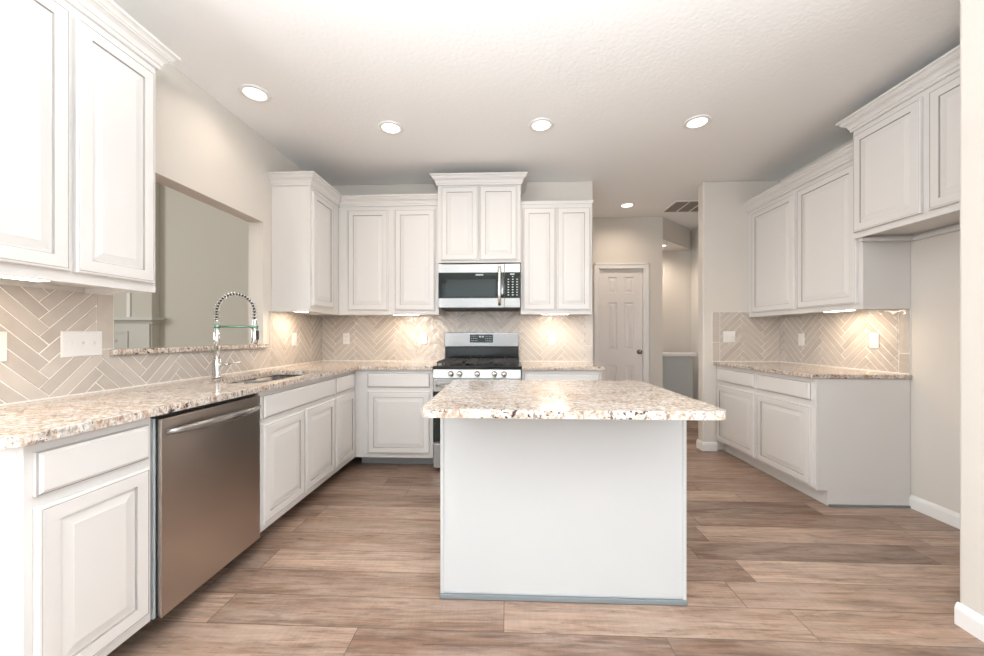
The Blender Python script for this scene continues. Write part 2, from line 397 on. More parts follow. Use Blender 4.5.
# hallway door
def panel_door(name, x0, x1, z1, yface):
    d = MB(); th = .035
    W = x1 - x0
    xs = [x0, x0 + .115, x0 + W / 2 - .05, x0 + W / 2 + .05, x1 - .115, x1]
    zs = [.012, .22, .82, .99, 1.60, 1.70, 1.95, z1]
    zs = [.012, .20, .77, .985, 1.615, 1.745, 1.955, z1]
    for i in range(5):
        for j in range(7):
            a, b_, c, e = xs[i], xs[i + 1], zs[j], zs[j + 1]
            if i in (1, 3) and j in (1, 3, 5):
                prof = [(0, 0), (.006, .010), (.020, .010), (.045, .0015)]
                for (i0, y0), (i1, y1) in zip(prof, prof[1:]):
                    q0 = [(a + i0, y0, c + i0), (b_ - i0, y0, c + i0), (b_ - i0, y0, e - i0), (a + i0, y0, e - i0)]
                    q1 = [(a + i1, y1, c + i1), (b_ - i1, y1, c + i1), (b_ - i1, y1, e - i1), (a + i1, y1, e - i1)]
                    for k in range(4): d.poly([q0[k], q0[(k + 1) % 4], q1[(k + 1) % 4], q1[k]])
                d.poly([(a + .045, .0015, c + .045), (b_ - .045, .0015, c + .045), (b_ - .045, .0015, e - .045), (a + .045, .0015, e - .045)])
            else:
                d.poly([(a, 0, c), (b_, 0, c), (b_, 0, e), (a, 0, e)])
    d.box(x0, x1, .0101, th, .012, z1)
    for (a, b_) in ((x0, x0 + .001), (x1 - .001, x1)): d.box(a, b_, .0, .0101, .012, z1)
    o = d.build(name, M['door']); o.location.y = yface
    return tag(o, 'closed white six-panel door in the hallway', 'door', kind='structure')
dr = panel_door('door_1', DX0 + .014, DX1 - .014, DZ - .014, YH + .02)
kb = MB().lathe([(.0, -.012), (.030, -.012), (.030, 0.0), (.010, .004), (.010, .03), (.024, .038), (.029, .05), (.024, .064), (0, .068)], (1.752, -.001, .955), '-y', 24)
kb.build('door_knob', M['bronze'], dr)
cs = MB(); cs.box(DX0 + .0, DX0 + .012, .04 - .06, .12, 0, DZ); cs.box(DX1 - .012, DX1, -.02, .12, 0, DZ); cs.box(DX0, DX1, -.02, .12, DZ - .012, DZ)
prof = [(0, 0), (.062, 0), (.062, .006), (.045, .018), (.012, .012), (0, .009)]
for (a, b_) in (((DX0 - .060, 0), (DX0, 0)), ((DX1, 0), (DX1 + .060, 0))):
    cs.box(a[0], b_[0], -.016, -.0005, 0, DZ + .06); cs.box(a[0] + (0 if a[0] < DX0 - .01 else .040), b_[0] - (0.04 if a[0] < DX0 - .01 else 0), -.024, -.016, 0, DZ + .06)
cs.box(DX0, DX1, -.016, -.0005, DZ, DZ + .06); cs.box(DX0 - .06, DX1 + .06, -.024, -.016, DZ + .04, DZ + .06)
co = cs.build('trim_3', M['trim'], bevel=.002); co.location.y = YH; tag(co, 'white casing around the hallway door', 'trim', kind='structure')

# ------------------------------------------------------------------ living room fireplace mantel (seen through the pass-through)
fp = empty('fireplace_mantel', (-6.2, 5.5, 0), 0, 'pale fireplace surround with a moulded shelf seen through the pass-through', 'fireplace')
FX0, FX1 = -1.30, .94; FY = -.13
MB().box(FX0, FX1, FY, -.001, 0, HL - .001).build('chimney_breast', M['wall2'], fp)
MB().sweep([(0, 0), (.02, 0), (.035, .03), (.06, .05), (.08, .055), (.08, .10), (0, .10)], [(FX0, -.001), (FX0, FY), (FX1, FY), (FX1, -.001)], 1.345).build('mantel_shelf', M['mantel'], fp)
s_ = MB()
s_.box(FX0 + .02, FX1 - .02, FY - .02, FY - .001, 0, 1.344)
for a, b_, c, e in ((.18, .60, .15, 1.24), ):
    for q in ((a, a + .03, c, e), (b_ - .03, b_, c, e), (a + .03, b_ - .03, c, c + .03), (a + .03, b_ - .03, e - .03, e)): s_.box(q[0], q[1], FY - .034, FY - .02, q[2], q[3])
for a, b_, c, e in ((.28, .42, .2, 1.08), ): s_.box(a, a + .03, FY - .034, FY - .02, c, e); s_.box(a, b_, FY - .034, FY - .02, e, e + .03)
s_.build('surround', M['mantel'], fp)
MB().box(.57, .62, FY - .02, FY - .001, 1.446, HL - .01).build('wall_moulding', M['trim'], fp)

# ------------------------------------------------------------------ backsplash tiles
TW, TL, G = .0508, .3048, .0036
def herring(u0, u1, v0, v1, pu, pv):
    """tile rectangles of a 45 degree herringbone covering the box; yields quads (4 x 2D)"""
    n = 6; W = TW + G * 0
    c45 = math.cos(R(45))
    def rot(p): return ((p[0] - p[1]) * c45 + pu, (p[0] + p[1]) * c45 + pv)
    out = []
    rng = range(-70, 90)
    for a in rng:
        for k in range(-10, 11):
            for (x, y, sx, sy) in ((a + 2 * n * k, a, n, 1), (a, a + 1 + 2 * n * k, 1, n)):
                g = G / 2
                q = [(x * W + g, y * W + g), ((x + sx) * W - g, y * W + g), ((x + sx) * W - g, (y + sy) * W - g), (x * W + g, (y + sy) * W - g)]
                q = [rot(p) for p in q]
                if max(p[0] for p in q) < u0 or min(p[0] for p in q) > u1 or max(p[1] for p in q) < v0 or min(p[1] for p in q) > v1: continue
                out.append(q)
    return out
def clip(poly, box):
    u0, u1, v0, v1 = box
    for ax, lim, sg in ((0, u0, 1), (0, u1, -1), (1, v0, 1), (1, v1, -1)):
        res = []
        for i in range(len(poly)):
            a, b_ = poly[i], poly[(i + 1) % len(poly)]
            da, db = (a[ax] - lim) * sg, (b_[ax] - lim) * sg
            if da >= 0: res.append(a)
            if (da > 0 and db < 0) or (da < 0 and db > 0):
                t = da / (da - db); res.append(tuple(a[k] + (b_[k] - a[k]) * t for k in range(3)))
        poly = res
        if len(poly) < 3: return []
    return poly
def backsplash(label, to3, areas, borders, pu, pv, outline_boxes):
    """to3(u,v,h)->xyz ; areas: clip boxes of herringbone ; borders: (u0,u1,v0,v1) single plain tiles"""
    T = MB(); tones = []
    rnd = random.Random(3)
    allb = (min(a[0] for a in areas), max(a[1] for a in areas), min(a[2] for a in areas), max(a[3] for a in areas))
    quads = herring(*allb, pu, pv)
    quads = [(q, None) for q in quads] + [([(b[0], b[2]), (b[1], b[2]), (b[1], b[3]), (b[0], b[3])], b) for b in borders]
    for q, bd in quads:
        tone = rnd.random(); cx = sum(p[0] for p in q) / 4; cy = sum(p[1] for p in q) / 4
        su, sv = rnd.uniform(-.009, .009), rnd.uniform(-.009, .009); h0 = .0085
        bev = .0016
        inner = []
        for i, p in enumerate(q):
            pr, nx = Vector(q[i - 1]), Vector(q[(i + 1) % 4]); P = Vector(p)
            ip = P + (pr - P).normalized() * bev + (nx - P).normalized() * bev; inner.append((ip.x, ip.y))
        hh = lambda p, d=0: h0 - d + (p[0] - cx) * su + (p[1] - cy) * sv
        top = [(p[0], p[1], hh(p)) for p in inner]; edge = [(p[0], p[1], hh(p, .0016)) for p in q]; bot = [(p[0], p[1], .003) for p in q]
        faces = [top] + [[edge[i], edge[(i + 1) % 4], top[(i + 1) % 4], top[i]] for i in range(4)] + [[bot[i], bot[(i + 1) % 4], edge[(i + 1) % 4], edge[i]] for i in range(4)]
        for box in ([bd] if bd else areas):
            for f in faces:
                c = clip(f, box) if not bd else f
                if c: T.poly([to3(*p) for p in c]); tones.append(tone)
    root = empty('backsplash', to3(allb[0], allb[2], 0), 0, label, 'backsplash')
    inv = Vector(root.location)
    T.v = [tuple(Vector(p) - inv) for p in T.v]
    # build without merging normals: orient towards +h
    me = bpy.data.meshes.new('tiles'); me.from_pydata(T.v, [], T.f); me.materials.append(M['tile'])
    n3 = (Vector(to3(0, 0, 1)) - Vector(to3(0, 0, 0))).normalized()
    at = me.attributes.new('tone', 'FLOAT', 'FACE'); at.data.foreach_set('value', tones)
    bm = bmesh.new(); bm.from_mesh(me)
    for f in bm.faces:
        if f.normal.dot(n3) < -1e-4: f.normal_flip()
    bm.to_mesh(me); bm.free()
    o = bpy.data.objects.new('tiles', me); COL.objects.link(o); o.parent = root
    g = MB()
    for (u0, u1, v0, v1) in outline_boxes:
        a, b_ = to3(u0, v0, .0005), to3(u1, v1, .0062)
        g.box(a[0] - inv.x, b_[0] - inv.x, a[1] - inv.y, b_[1] - inv.y, a[2] - inv.z, b_[2] - inv.z)
    ob = outline_boxes
    for (u0, u1, v0, v1) in ob:
        if v0 > CT + .01: continue
        a, b_ = to3(u0, v0 - .0015, .0065), to3(u1, v0 + .0045, .0125)
        g.box(a[0] - inv.x, b_[0] - inv.x, a[1] - inv.y, b_[1] - inv.y, a[2] - inv.z, b_[2] - inv.z)
    g.build('grout', M['grout'], root)
CT, CU, UB = .909, .878, 1.374
UBR = 1.360
# left wall : u = y
backsplash('grey-beige glazed herringbone tile backsplash on the left wall behind the sink', lambda u, v, h: (XL + h, u, v),
           [(.96, 1.702, CT + .003, UB), (1.702, 1.761, CT + .003, 1.110), (1.761, 3.02, CT + .003, 1.072), (3.02, YB - .001, CT + .003, UB)],
           [(1.706, 1.780, 1.114, UB), (2.985, 3.016, 1.074, UB)], 1.52, .921,
           [(.96, 1.762, CT + .002, UB), (1.7621, 1.782, 1.112, UB), (1.7621, 2.98, CT + .002, 1.074), (2.98, YB - .001, CT + .002, UB)])
backsplash('grey-beige glazed herringbone tile backsplash on the back wall behind the range', lambda u, v, h: (u, YB - h, v),
           [(XL + .010, -.645, CT + .003, UB), (-.645, .118, 1.000, 1.44), (.118, .793, CT + .003, UB)],
           [(.797, .865, CT + .003, 1.075), (.797, .865, 1.079, UB)], -1.36, .940,
           [(XL + .010, -.645, CT + .002, UB), (-.645, .118, 1.000, 1.44), (.118, .866, CT + .002, UB)])
backsplash('square herringbone tile backsplash on the narrow wall beside the hallway', lambda u, v, h: (u, YP - h, v),
           [(2.157, XR - .010, CT + .003, 1.412)], [(2.083, 2.153, CT + .003, 1.104), (2.083, 2.153, 1.108, 1.412)], 2.603, 1.02,
           [(2.081, XR - .010, CT + .002, 1.414)])
backsplash('grey-beige herringbone tile backsplash on the right wall above the short counter', lambda u, v, h: (XR - h, u, v),
           [(2.775, YP - .001, CT + .003, UBR)], [(YS + .003, 2.771, CT + .003, 1.050), (YS + .003, 2.771, 1.054, UBR)], 3.235, .946,
           [(YS + .001, YP - .001, CT + .002, UBR)])

# ------------------------------------------------------------------ cabinets
def door_mb(x0, x1, z0, z1, t=.02):
    y = -t
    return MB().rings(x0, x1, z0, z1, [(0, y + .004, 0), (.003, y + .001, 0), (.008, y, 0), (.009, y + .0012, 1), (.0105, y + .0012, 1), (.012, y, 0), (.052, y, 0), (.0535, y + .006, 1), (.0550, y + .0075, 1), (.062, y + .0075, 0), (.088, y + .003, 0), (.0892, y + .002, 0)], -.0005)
def drawer_mb(x0, x1, z0, z1, t=.02):
    y = -t
    return MB().rings(x0, x1, z0, z1, [(0, y + .009, 0), (.004, y + .006, 1), (.0050, y + .006, 0), (.009, y + .003, 0), (.0105, y + .0008, 0), (.012, y, 0)], -.0005)
PAINT = [M['cab'], M['glaze']]
CROWN = [(0, 0), (.008, 0), (.012, .004), (.012, .018), (.018, .021), (.019, .030), (.024, .042), (.034, .051), (.041, .054), (.041, .060), (.046, .062), (.050, .072), (.058, .078), (.064, .080), (.064, .092), (0, .092)]
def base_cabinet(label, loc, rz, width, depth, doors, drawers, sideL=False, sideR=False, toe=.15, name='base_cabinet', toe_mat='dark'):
    r = empty(name, loc, rz, label, 'cabinet')
    b = MB(); t = .018
    b.box(0, width, 0, depth, .1, .6) if False else None
    b.box(0, width, .0, .02, .105, CU - .002)                 # face frame
    b.box(0, width, .02, depth, .105, .125)
    b.box(0, t, .02, depth, .125, CU - .002); b.box(width - t, width, .02, depth, .125, CU - .002)
    b.box(t, width - t, depth - .01, depth, .125, CU - .002)
    for side, x0 in ((sideL, 0), (sideR, width - t)):
        if side: b.box(x0, x0 + t, .075, depth, .002, .105)
    b.build('body', M['cab'], r, .0015)
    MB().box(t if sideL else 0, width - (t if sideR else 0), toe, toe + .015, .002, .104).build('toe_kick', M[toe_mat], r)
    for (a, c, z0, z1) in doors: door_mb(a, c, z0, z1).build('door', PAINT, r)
    for (a, c, z0, z1) in drawers: drawer_mb(a, c, z0, z1).build('drawer', PAINT, r)
    return r
DZ0, DZ1, WZ0, WZ1 = .145, .690, .722, .848
DEP = .60; F = XL + .003 + DEP
XF = -1.3425
dl = XF - XL - .003
base_cabinet('white base cabinet at the near left end with one drawer over one raised-panel door', (XF, .992, 0), R(90), .374, dl, [(.020, .356, DZ0, DZ1)], [(.020, .356, WZ0, WZ1)], sideL=True)
base_cabinet('white double-door sink base cabinet right of the dishwasher', (XF, 1.983, 0), R(90), .880, dl, [(.018, .432, DZ0, DZ1), (.450, .866, DZ0, DZ1)], [(.018, .866, WZ0, WZ1)])
base_cabinet('narrow white one-door base cabinet on the left wall in the corner', (XF, 2.865, 0), R(90), .403, dl, [(.013, .366, DZ0, DZ1)], [(.013, .366, WZ0, WZ1)])
base_cabinet('white one-door base cabinet on the back wall left of the range', (XF + .001, 3.27, 0), 0, .690, YB - 3.273, [(.115, .662, DZ0, DZ1)], [(.115, .662, WZ0, WZ1)], toe_mat='toe')
base_cabinet('white base cabinet right of the range, mostly hidden behind the island', (.124, 3.27, 0), 0, .676, YB - 3.273, [(.02, .33, DZ0, DZ1), (.346, .656, DZ0, DZ1)], [(.02, .656, WZ0, WZ1)], sideR=True, toe_mat='toe')
XFR = 2.13
base_cabinet('white base cabinet on the right wall with two drawers over two doors', (XFR, YP - .003, 0), R(-90), YP - .003 - YS, XR - .003 - XFR,
             [(.022, .602, DZ0 - .02, DZ1 - .01), (.640, 1.205, DZ0 - .02, DZ1 - .01)], [(.022, .602, WZ0, WZ1), (.640, 1.205, WZ0, WZ1)], sideR=True, toe=.075, toe_mat='cab')
tt = MB().box(XFR + .078, XR - .003, YS - .012, YS - .001, 0, .014)
tag(tt.build('shoe_moulding', M['shoe'], bevel=.003), 'thin dark shoe moulding at the foot of the right base cabinet side', 'moulding')

def wall_cabinet(label, loc, rz, width, depth, z0, z1, doors, name='wall_cabinet', dz=(.04, .035)):
    r = empty(name, loc, rz, label, 'cabinet')
    b = MB(); t = .018; H = z1 - z0
    b.box(0, width, 0, .02, 0, H); b.box(0, t, .02, depth, 0, H); b.box(width - t, width, .02, depth, 0, H)
    b.box(t, width - t, .02, depth, .022, .04); b.box(t, width - t, .02, depth, H - .018, H); b.box(t, width - t, depth - .008, depth, 0.04, H - .018)
    b.build('body', M['cab'], r, .0015)
    for (a, c) in doors: door_mb(a, c, dz[0], H - dz[1]).build('door', PAINT, r)
    return r
def crown(parent, path, z, prof=CROWN, scale=1, before=None, after=None):
    # path is given in world space; converted to the parent's space
    inv = (Matrix.Translation(parent.location) @ Matrix.Rotation(parent.rotation_euler.z, 4, 'Z')).inverted()
    m = MB().sweep([(o * scale, u * scale) for o, u in prof], path, z, before, after)
    m.v = [tuple(inv @ Vector(p)) for p in m.v]
    return m.build('crown_moulding', M['cab'], parent)
UX = -1.62; ud = UX - XL - .002
TOP = 2.405
c = wall_cabinet('large white wall cabinet at the upper left edge, nearest the camera', (UX, .985, UB), R(90), .687, ud, UB, TOP, [(.018, .336), (.354, .669)])
crown(c, [(UX, .985), (UX, 1.672), (XL + .001, 1.672)], TOP)
c = wall_cabinet('white one-door corner wall cabinet on the left wall past the pass-through', (UX, 3.035, UB), R(90), .520, ud, UB, TOP, [(.022, .385)], dz=(.05, .035))
crown(c, [(XL + .001, 3.035), (UX, 3.035), (UX, 3.55)], TOP, after=(0, 3.55))
c = wall_cabinet('white two-door wall cabinet on the back wall left of the microwave', (UX + .001, 3.555, UB), 0, .966, YB - .002 - 3.555, UB, TOP, [(.095, .482), (.548, .930)])
crown(c, [(UX + .001, 3.555), (-.656, 3.555)], TOP, before=(UX + .001, 3.0))
c = wall_cabinet('short raised two-door white wall cabinet above the microwave', (-.652, 3.50, 1.852), 0, .772, YB - .002 - 3.50, 1.852, 2.57, [(.034, .378), (.394, .738)], dz=(.022, .012))
crown(c, [(-.652, YB - .001), (-.652, 3.50), (.120, 3.50), (.120, YB - .001)], 2.57, scale=1.0)
c = wall_cabinet('tall two-door white wall cabinet right of the microwave', (.123, 3.555, UB), 0, .662, YB - .002 - 3.555, UB, TOP, [(.022, .322), (.338, .644)])
crown(c, [(.123, 3.555), (.785, 3.555), (.785, YB - .001)], TOP, prof=[(0, 0), (.008, 0), (.010, .014), (.014, .022), (.014, .028), (0, .028)])
RX = 2.442; FX_ = 2.375
c = wall_cabinet('white two-door wall cabinet on the right wall above the short counter', (RX, YP - .002, UBR), R(-90), YP - .002 - YS, XR - .002 - RX, UBR, 2.42, [(.075, .635), (.665, 1.205)])
crown(c, [(RX, YP - .001), (RX, YS + .001)], 2.42)
c = wall_cabinet('short high white wall cabinet over the empty fridge alcove', (FX_, YS - .002, 1.838), R(-90), YS - YN - .006, XR - .002 - FX_, 1.838, 2.575, [(.016, .440), (.480, .960)])
crown(c, [(XR - .001, YS - .002), (FX_, YS - .002), (FX_, YN + .004)], 2.575)
d_ = MB().box(.022, 1.03, XR - FX_ - .037, XR - FX_ - .004, -.022, -.001); d_.box(.018, .048, .02, XR - FX_ - .037, -.022, -.001)
d_.build('light_rail', M['cab'], c)

# ------------------------------------------------------------------ countertops
def slab(name, outline, z0, z1, label, cat, hole=None, rnd=.006):
    bm = bmesh.new()
    def loop(pts): 
        vs_ = [bm.verts.new((x, y, 0)) for x, y in pts]
        return [bm.edges.new((vs_[i], vs_[(i + 1) % len(vs_)])) for i in range(len(vs_))]
    e = loop(outline)
    if hole: e += loop(hole)
    bmesh.ops.triangle_fill(bm, edges=e, use_beauty=True, use_dissolve=False)
    cx = sum(p[0] for p in outline) / len(outline); cy = sum(p[1] for p in outline) / len(outline)
    ret = bmesh.ops.extrude_face_region(bm, geom=list(bm.faces))
    for v in ret['geom']:
        if isinstance(v, bmesh.types.BMVert): v.co.z = z1 - z0
    bmesh.ops.recalc_face_normals(bm, faces=bm.faces)
    me = bpy.data.meshes.new(name); bm.to_mesh(me); bm.free(); me.materials.append(M['granite'])
    o = bpy.data.objects.new(name, me); COL.objects.link(o); o.location.z = z0
    b = o.modifiers.new('bevel', 'BEVEL'); b.width = rnd; b.segments = 3; b.limit_method = 'ANGLE'; b.angle_limit = R(50)
    return tag(o, label, cat)
XC = XF + .037; YC = 3.27 - .037
arc = [(XC - .05 + .05 * math.cos(R(a)), .935 + .05 + .05 * math.sin(R(a))) for a in range(-90, 1, 15)]
SX0, SX1, SY0, SY1 = -1.755, -1.390, 2.055, 2.815
hole = rounded(SX0, SX1, SY0, SY1, [.05] * 4, 5)
slab('countertop', [(XL + .001, .935)] + arc + [(XC, YC), (-.648, YC), (-.648, YB - .001), (XL + .001, YB - .001)], CU, CT,
     'long L-shaped speckled granite countertop along the left wall with the sink', 'countertop', hole)
slab('countertop', [(.122, YC), (.822, YC), (.822, YB - .001), (.122, YB - .001)], CU, CT, 'short granite countertop right of the range', 'countertop')
slab('countertop', [(XFR - .037, YS - .012), (XR - .001, YS - .012), (XR - .001, YP - .001), (XFR - .037, YP - .001)], CU, CT, 'granite countertop on the right wall under the wall cabinets', 'countertop')
IX0, IX1, IY0, IY1 = -.324, .790, 1.365, 2.275
slab('island_countertop', rounded(IX0, IX1, IY0, IY1, [.05, .05, .04, .04]), CU, CT, 'large rectangular granite top with rounded corners on the island', 'countertop')
slab('ledge', [(XL - .135, OY0 + .001), (XL + .0, OY0 + .001), (XL + .0, OY0 - .02), (XL + .028, OY0 - .02), (XL + .028, OY1 + .035), (XL, OY1 + .035), (XL, OY1 - .001), (XL - .135, OY1 - .001)],
     OZ0 + .0005, OZ0 + .0305, 'narrow granite ledge at the bottom of the pass-through opening', 'ledge', rnd=.006)

# ------------------------------------------------------------------ island
isl = empty('kitchen_island', (.24, 1.69, 0), 0, 'white painted kitchen island body with a plain front panel', 'island')
HW = .543
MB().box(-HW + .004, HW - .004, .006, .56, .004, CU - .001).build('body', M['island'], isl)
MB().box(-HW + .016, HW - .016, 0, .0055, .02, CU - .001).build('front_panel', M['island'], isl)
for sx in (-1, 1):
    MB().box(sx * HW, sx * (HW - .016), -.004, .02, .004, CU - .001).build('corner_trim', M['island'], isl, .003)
MB().box(-HW, HW, -.013, -.0045, .0, .022).build('shoe_moulding', M['shoe'], isl, .003)['label'] = 'grey shoe moulding along the floor'

# ------------------------------------------------------------------ sink and faucet
sk = empty('sink', ((SX0 + SX1) / 2, (SY0 + SY1) / 2, CU), 0, 'undermount stainless steel double-bowl sink in the left counter', 'sink')
a, b_ = (SX1 - SX0) / 2 + .004, (SY1 - SY0) / 2 + .004
def bowl(y0, y1):
    m = MB(); o1 = rounded(-a, a, y0, y1, [.05] * 4, 5); o2 = rounded(-a + .01, a - .01, y0 + .01, y1 - .01, [.05] * 4, 5); n = len(o1); i = 0
    m.v += [(x, y, -.002) for x, y in o1] + [(x, y, -.19) for x, y in o2]
    for j in range(n): m.f.append([j, (j + 1) % n, n + (j + 1) % n, n + j]); m.m.append(0); m.sm.append(True)
    m.f.append([n + j for j in range(n)]); m.m.append(0); m.sm.append(False)
    m.lathe([(.04, -.187), (.04, -.185), (.02, -.186), (.0, -.189)], (0, (y0 + y1) / 2, 0), 'z', 16)
    ob = m.build('bowl', M['sinksteel'], sk)
    so = ob.modifiers.new('solid', 'SOLIDIFY'); so.thickness = .0015; so.offset = 0
    return ob
bowl(-b_, -.015); bowl(.015, b_)
MB().box(-a, a, -.0148, .0148, -.012, -.004).build('divider', M['sinksteel'], sk, .003)

fx, fy = -1.832, 2.305
fc = empty('faucet', (fx, fy, CT), 0, 'chrome spring-neck kitchen faucet standing behind the sink', 'faucet')
m = MB().lathe([(0, .002), (.030, .002), (.030, .010), (.024, .014), (.0235, .115), (.020, .122), (.0, .122)], (0, 0, 0), 'z', 28); m.build('base', M['chrome'], fc)
MB().tube([(0, 0, .12), (0, 0, .365)], .0165, 20).build('stem', M['chrome'], fc)
dirv = Vector((.905, .425)).normalized(); REACH = .205
def arcpt(t):   # t 0..1 : up, over, down
    r_ = REACH / 2
    if t < .12: s = .365 + (t / .12) * .05; return Vector((0, 0, s))
    if t > .90: s = (t - .90) / .10; e = arcpt(.8999); return Vector((e.x, e.y, e.z - s * .05))
    th = math.pi * (1 - (t - .12) / .78)
    d = r_ + r_ * math.cos(th); z = .415 + .118 * math.sin(th)
    return Vector((dirv.x * d, dirv.y * d, z))
inner = [arcpt(k / 60) for k in range(61)]
MB().tube(inner, .0065, 10).build('hose', M['rubber'], fc)
coil = []; turns = 24
for k in range(turns * 10 + 1):
    t = k / (turns * 10); p = arcpt(t * .97); q = arcpt(min(1, t * .97 + .004)); tg = (q - p).normalized()
    nn = Vector((-dirv.y, dirv.x, 0)); bb = tg.cross(nn).normalized(); an = 2 * math.pi * turns * t
    coil.append(p + (nn * math.cos(an) + bb * math.sin(an)) * .0150)
MB().tube(coil, .0027, 6).build('spring', M['chrome'], fc)
ex, ey = dirv.x * REACH, dirv.y * REACH
hd = MB().lathe([(0, .375), (.012, .375), (.014, .365), (.014, .325), (.019, .31), (.020, .225), (.016, .21), (0, .21)], (ex, ey, 0), 'z', 20)
hd.build('spray_head', M['chrome'], fc)
MB().box(ex + .010, ex + .0225, ey - .012, ey + .012, .240, .300).build('spray_button', M['rubber'], fc, .003)
ar = MB().tube([(0, 0, .324), (ex, ey, .324)], .0065, 10); ar.lathe([(.0170, .314), (.0185, .315), (.0185, .333), (.0170, .334)], (0, 0, 0), 'z', 20); ar.lathe([(.0195, .314), (.0205, .315), (.0205, .333), (.0195, .334)], (ex, ey, 0), 'z', 20)
ar.build('holder_arm', M['chromeg'], fc)['label'] = 'chrome holder arm with a painted-in green cast'
MB().tube([(.0, .0, .085), (.055, .02, .086), (.060, .022, .087)], .011, 14).build('valve', M['chrome'], fc)
MB().tube([(.060, .022, .087), (.13, .045, .100)], .005, 10).build('lever', M['chrome'], fc)
tag(MB().lathe([(0, 0), (.022, 0), (.022, .006), (.018, .02), (.006, .024), (.0, .024)], (-1.845, 2.56, CT), 'z', 20).build('air_gap', M['chrome']), 'tiny chrome cap on the counter behind the sink', 'cap') if False else None

# ------------------------------------------------------------------ dishwasher
dw = empty('dishwasher', (XF, 1.367 + .003, 0), R(90), 'stainless steel dishwasher with a bowed handle in the left counter run', 'dishwasher')
DWW = .609
MB().box(.012, DWW - .004, .012, .57, .09, CU - .008).build('tub', M['dark'], dw)
pn = MB().box(.016, DWW - .016, -.022, .010, .098, .858).build('door', M['steel2'], dw, .003, 3)
hp = []; 
for k in range(25):
    t = k / 24; hp.append((.032 + t * .535, -.026 - .056 * math.sin(math.pi * t) ** .55, .806))
hm = MB(); 
for k in range(24):
    (xa, ya, z), (xb, yb, _) = hp[k], hp[k + 1]
hm.tube(hp, .012, 14, radii=[.012 + .007 * math.sin(math.pi * k / 24) for k in range(25)]).build('handle', M['steel'], dw)['label'] = 'bowed bar handle'
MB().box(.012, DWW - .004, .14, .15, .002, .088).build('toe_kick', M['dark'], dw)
MB().box(.002, .010, -.005, .3, .105, .862).build('side_seal', M['toe'], dw)

# ------------------------------------------------------------------ range
RXC = -.263
rg = empty('gas_range', (RXC, 3.225, 0), 0, 'stainless steel gas range with black cooktop and raised backguard', 'range')
W2 = .378
MB().box(-W2, W2, .03, .635, .03, .885).build('body', M['steel'], rg)
for x in (-.33, .33):
    for y in (.08, .58): MB().tube([(x, y, .0), (x, y, .03)], .018, 12).build('foot', M['dark'], rg)
MB().box(-W2, W2, .0, .03, .035, .245).build('warming_drawer', M['steel'], rg, .004)
MB().tube([(-.30, -.028, .205), (.30, -.028, .205)], .010, 12).box(-.29, -.27, -.028, .0, .198, .212).box(.27, .29, -.028, .0, .198, .212).build('drawer_handle', M['knob'], rg)
od = MB().box(-W2, W2, -.004, .03, .255, .800).build('oven_door', M['steel'], rg, .004)
MB().box(-W2 + .002, W2 - .002, -.0075, -.0042, .262, .695).build('oven_glass', M['glass'], od, .001)
MB().tube([(-.345, -.050, .752), (.345, -.050, .752)], .012, 14).box(-.335, -.312, -.05, -.004, .743, .761).box(.312, .335, -.05, -.004, .743, .761).build('oven_handle', M['knob'], od)
cp = MB(); cp.v = [(-W2, -.012, .808), (W2, -.012, .808), (W2, .03, .808), (-W2, .03, .808), (-W2, .004, .886), (W2, .004, .886), (W2, .03, .886), (-W2, .03, .886)]
for f in ((0, 3, 2, 1), (4, 5, 6, 7), (0, 1, 5, 4), (1, 2, 6, 5), (2, 3, 7, 6), (3, 0, 4, 7)): cp.f.append(list(f)); cp.m.append(0); cp.sm.append(False)
cpo = cp.build('control_panel', M['steel'], rg, .003)
for kx in (-.223, -.148, .003, .150, .232):
    k_ = MB().lathe([(0, 0), (.023, 0), (.023, .008), (.019, .012), (.018, .034), (.015, .038), (0, .038)], (0, 0, 0), '-y', 24); k_.box(-.003, .003, -.044, -.036, -.017, .017)
    ko = k_.build('knob', M['knob'], rg, loc=(kx, -.006, .848))
MB().box(-W2, W2, -.004, .60, .887, .915).build('cooktop', M['black'], rg, .004)
def grate(x0, x1):
    g = MB(); z0, z1 = .932, .948; t = .012; y0, y1 = .045, .555
    for x in (x0, x1 - t): g.box(x, x + t, y0, y1, z0, z1)
    for y in (y0, y1 - t): g.box(x0, x1, y, y + t, z0, z1)
    xm = (x0 + x1) / 2; g.box(xm - t / 2, xm + t / 2, y0, y1, z0 + .004, z1 + .004)
    for y in (.17, .30, .43): g.box(x0, x1, y - t / 2, y + t / 2, z0 + .002, z1 + .002)
    for x in (x0, x1 - t):
        for y in (y0, y1 - t, .29): g.box(x, x + t, y, y + t, .9155, z0)
    return g.build('grate', M['iron'], rg)
grate(-.355, -.122); grate(-.116, .116); grate(.122, .355)
for bx, by in ((-.24, .17), (-.24, .43), (0, .30), (.24, .17), (.24, .43)):
    MB().lathe([(.046, 0), (.046, .006), (.035, .010), (.033, .016), (0, .017)], (0, 0, 0), 'z', 24).build('burner', M['iron'], rg, loc=(bx, by, .9152))
MB().box(-W2 + .005, W2 - .005, .585, .640, .905, 1.06).build('riser', M['black'], rg, .003)
bgd = MB().box(-W2 + .002, W2 - .002, .555, .641, 1.062, 1.205).build('backguard', M['steel'], rg, .006, 3)
dsp = MB().box(-.115, .115, .551, .5545, 1.105, 1.185).build('display', M['glass'], rg)
for i in range(4):
    for j in range(3):
        for q in (-1, 1):
            cxk = q * (.045 + i * .017); MB().box(cxk - .004, cxk + .004, .5503, .5508, 1.120 + j * .022, 1.125 + j * .022).build('key', M['key'], dsp)
for cxk in (-.015, .014): MB().box(cxk - .010, cxk + .010, .5503, .5508, 1.155, 1.172).build('clock_digit', M['key'], dsp)

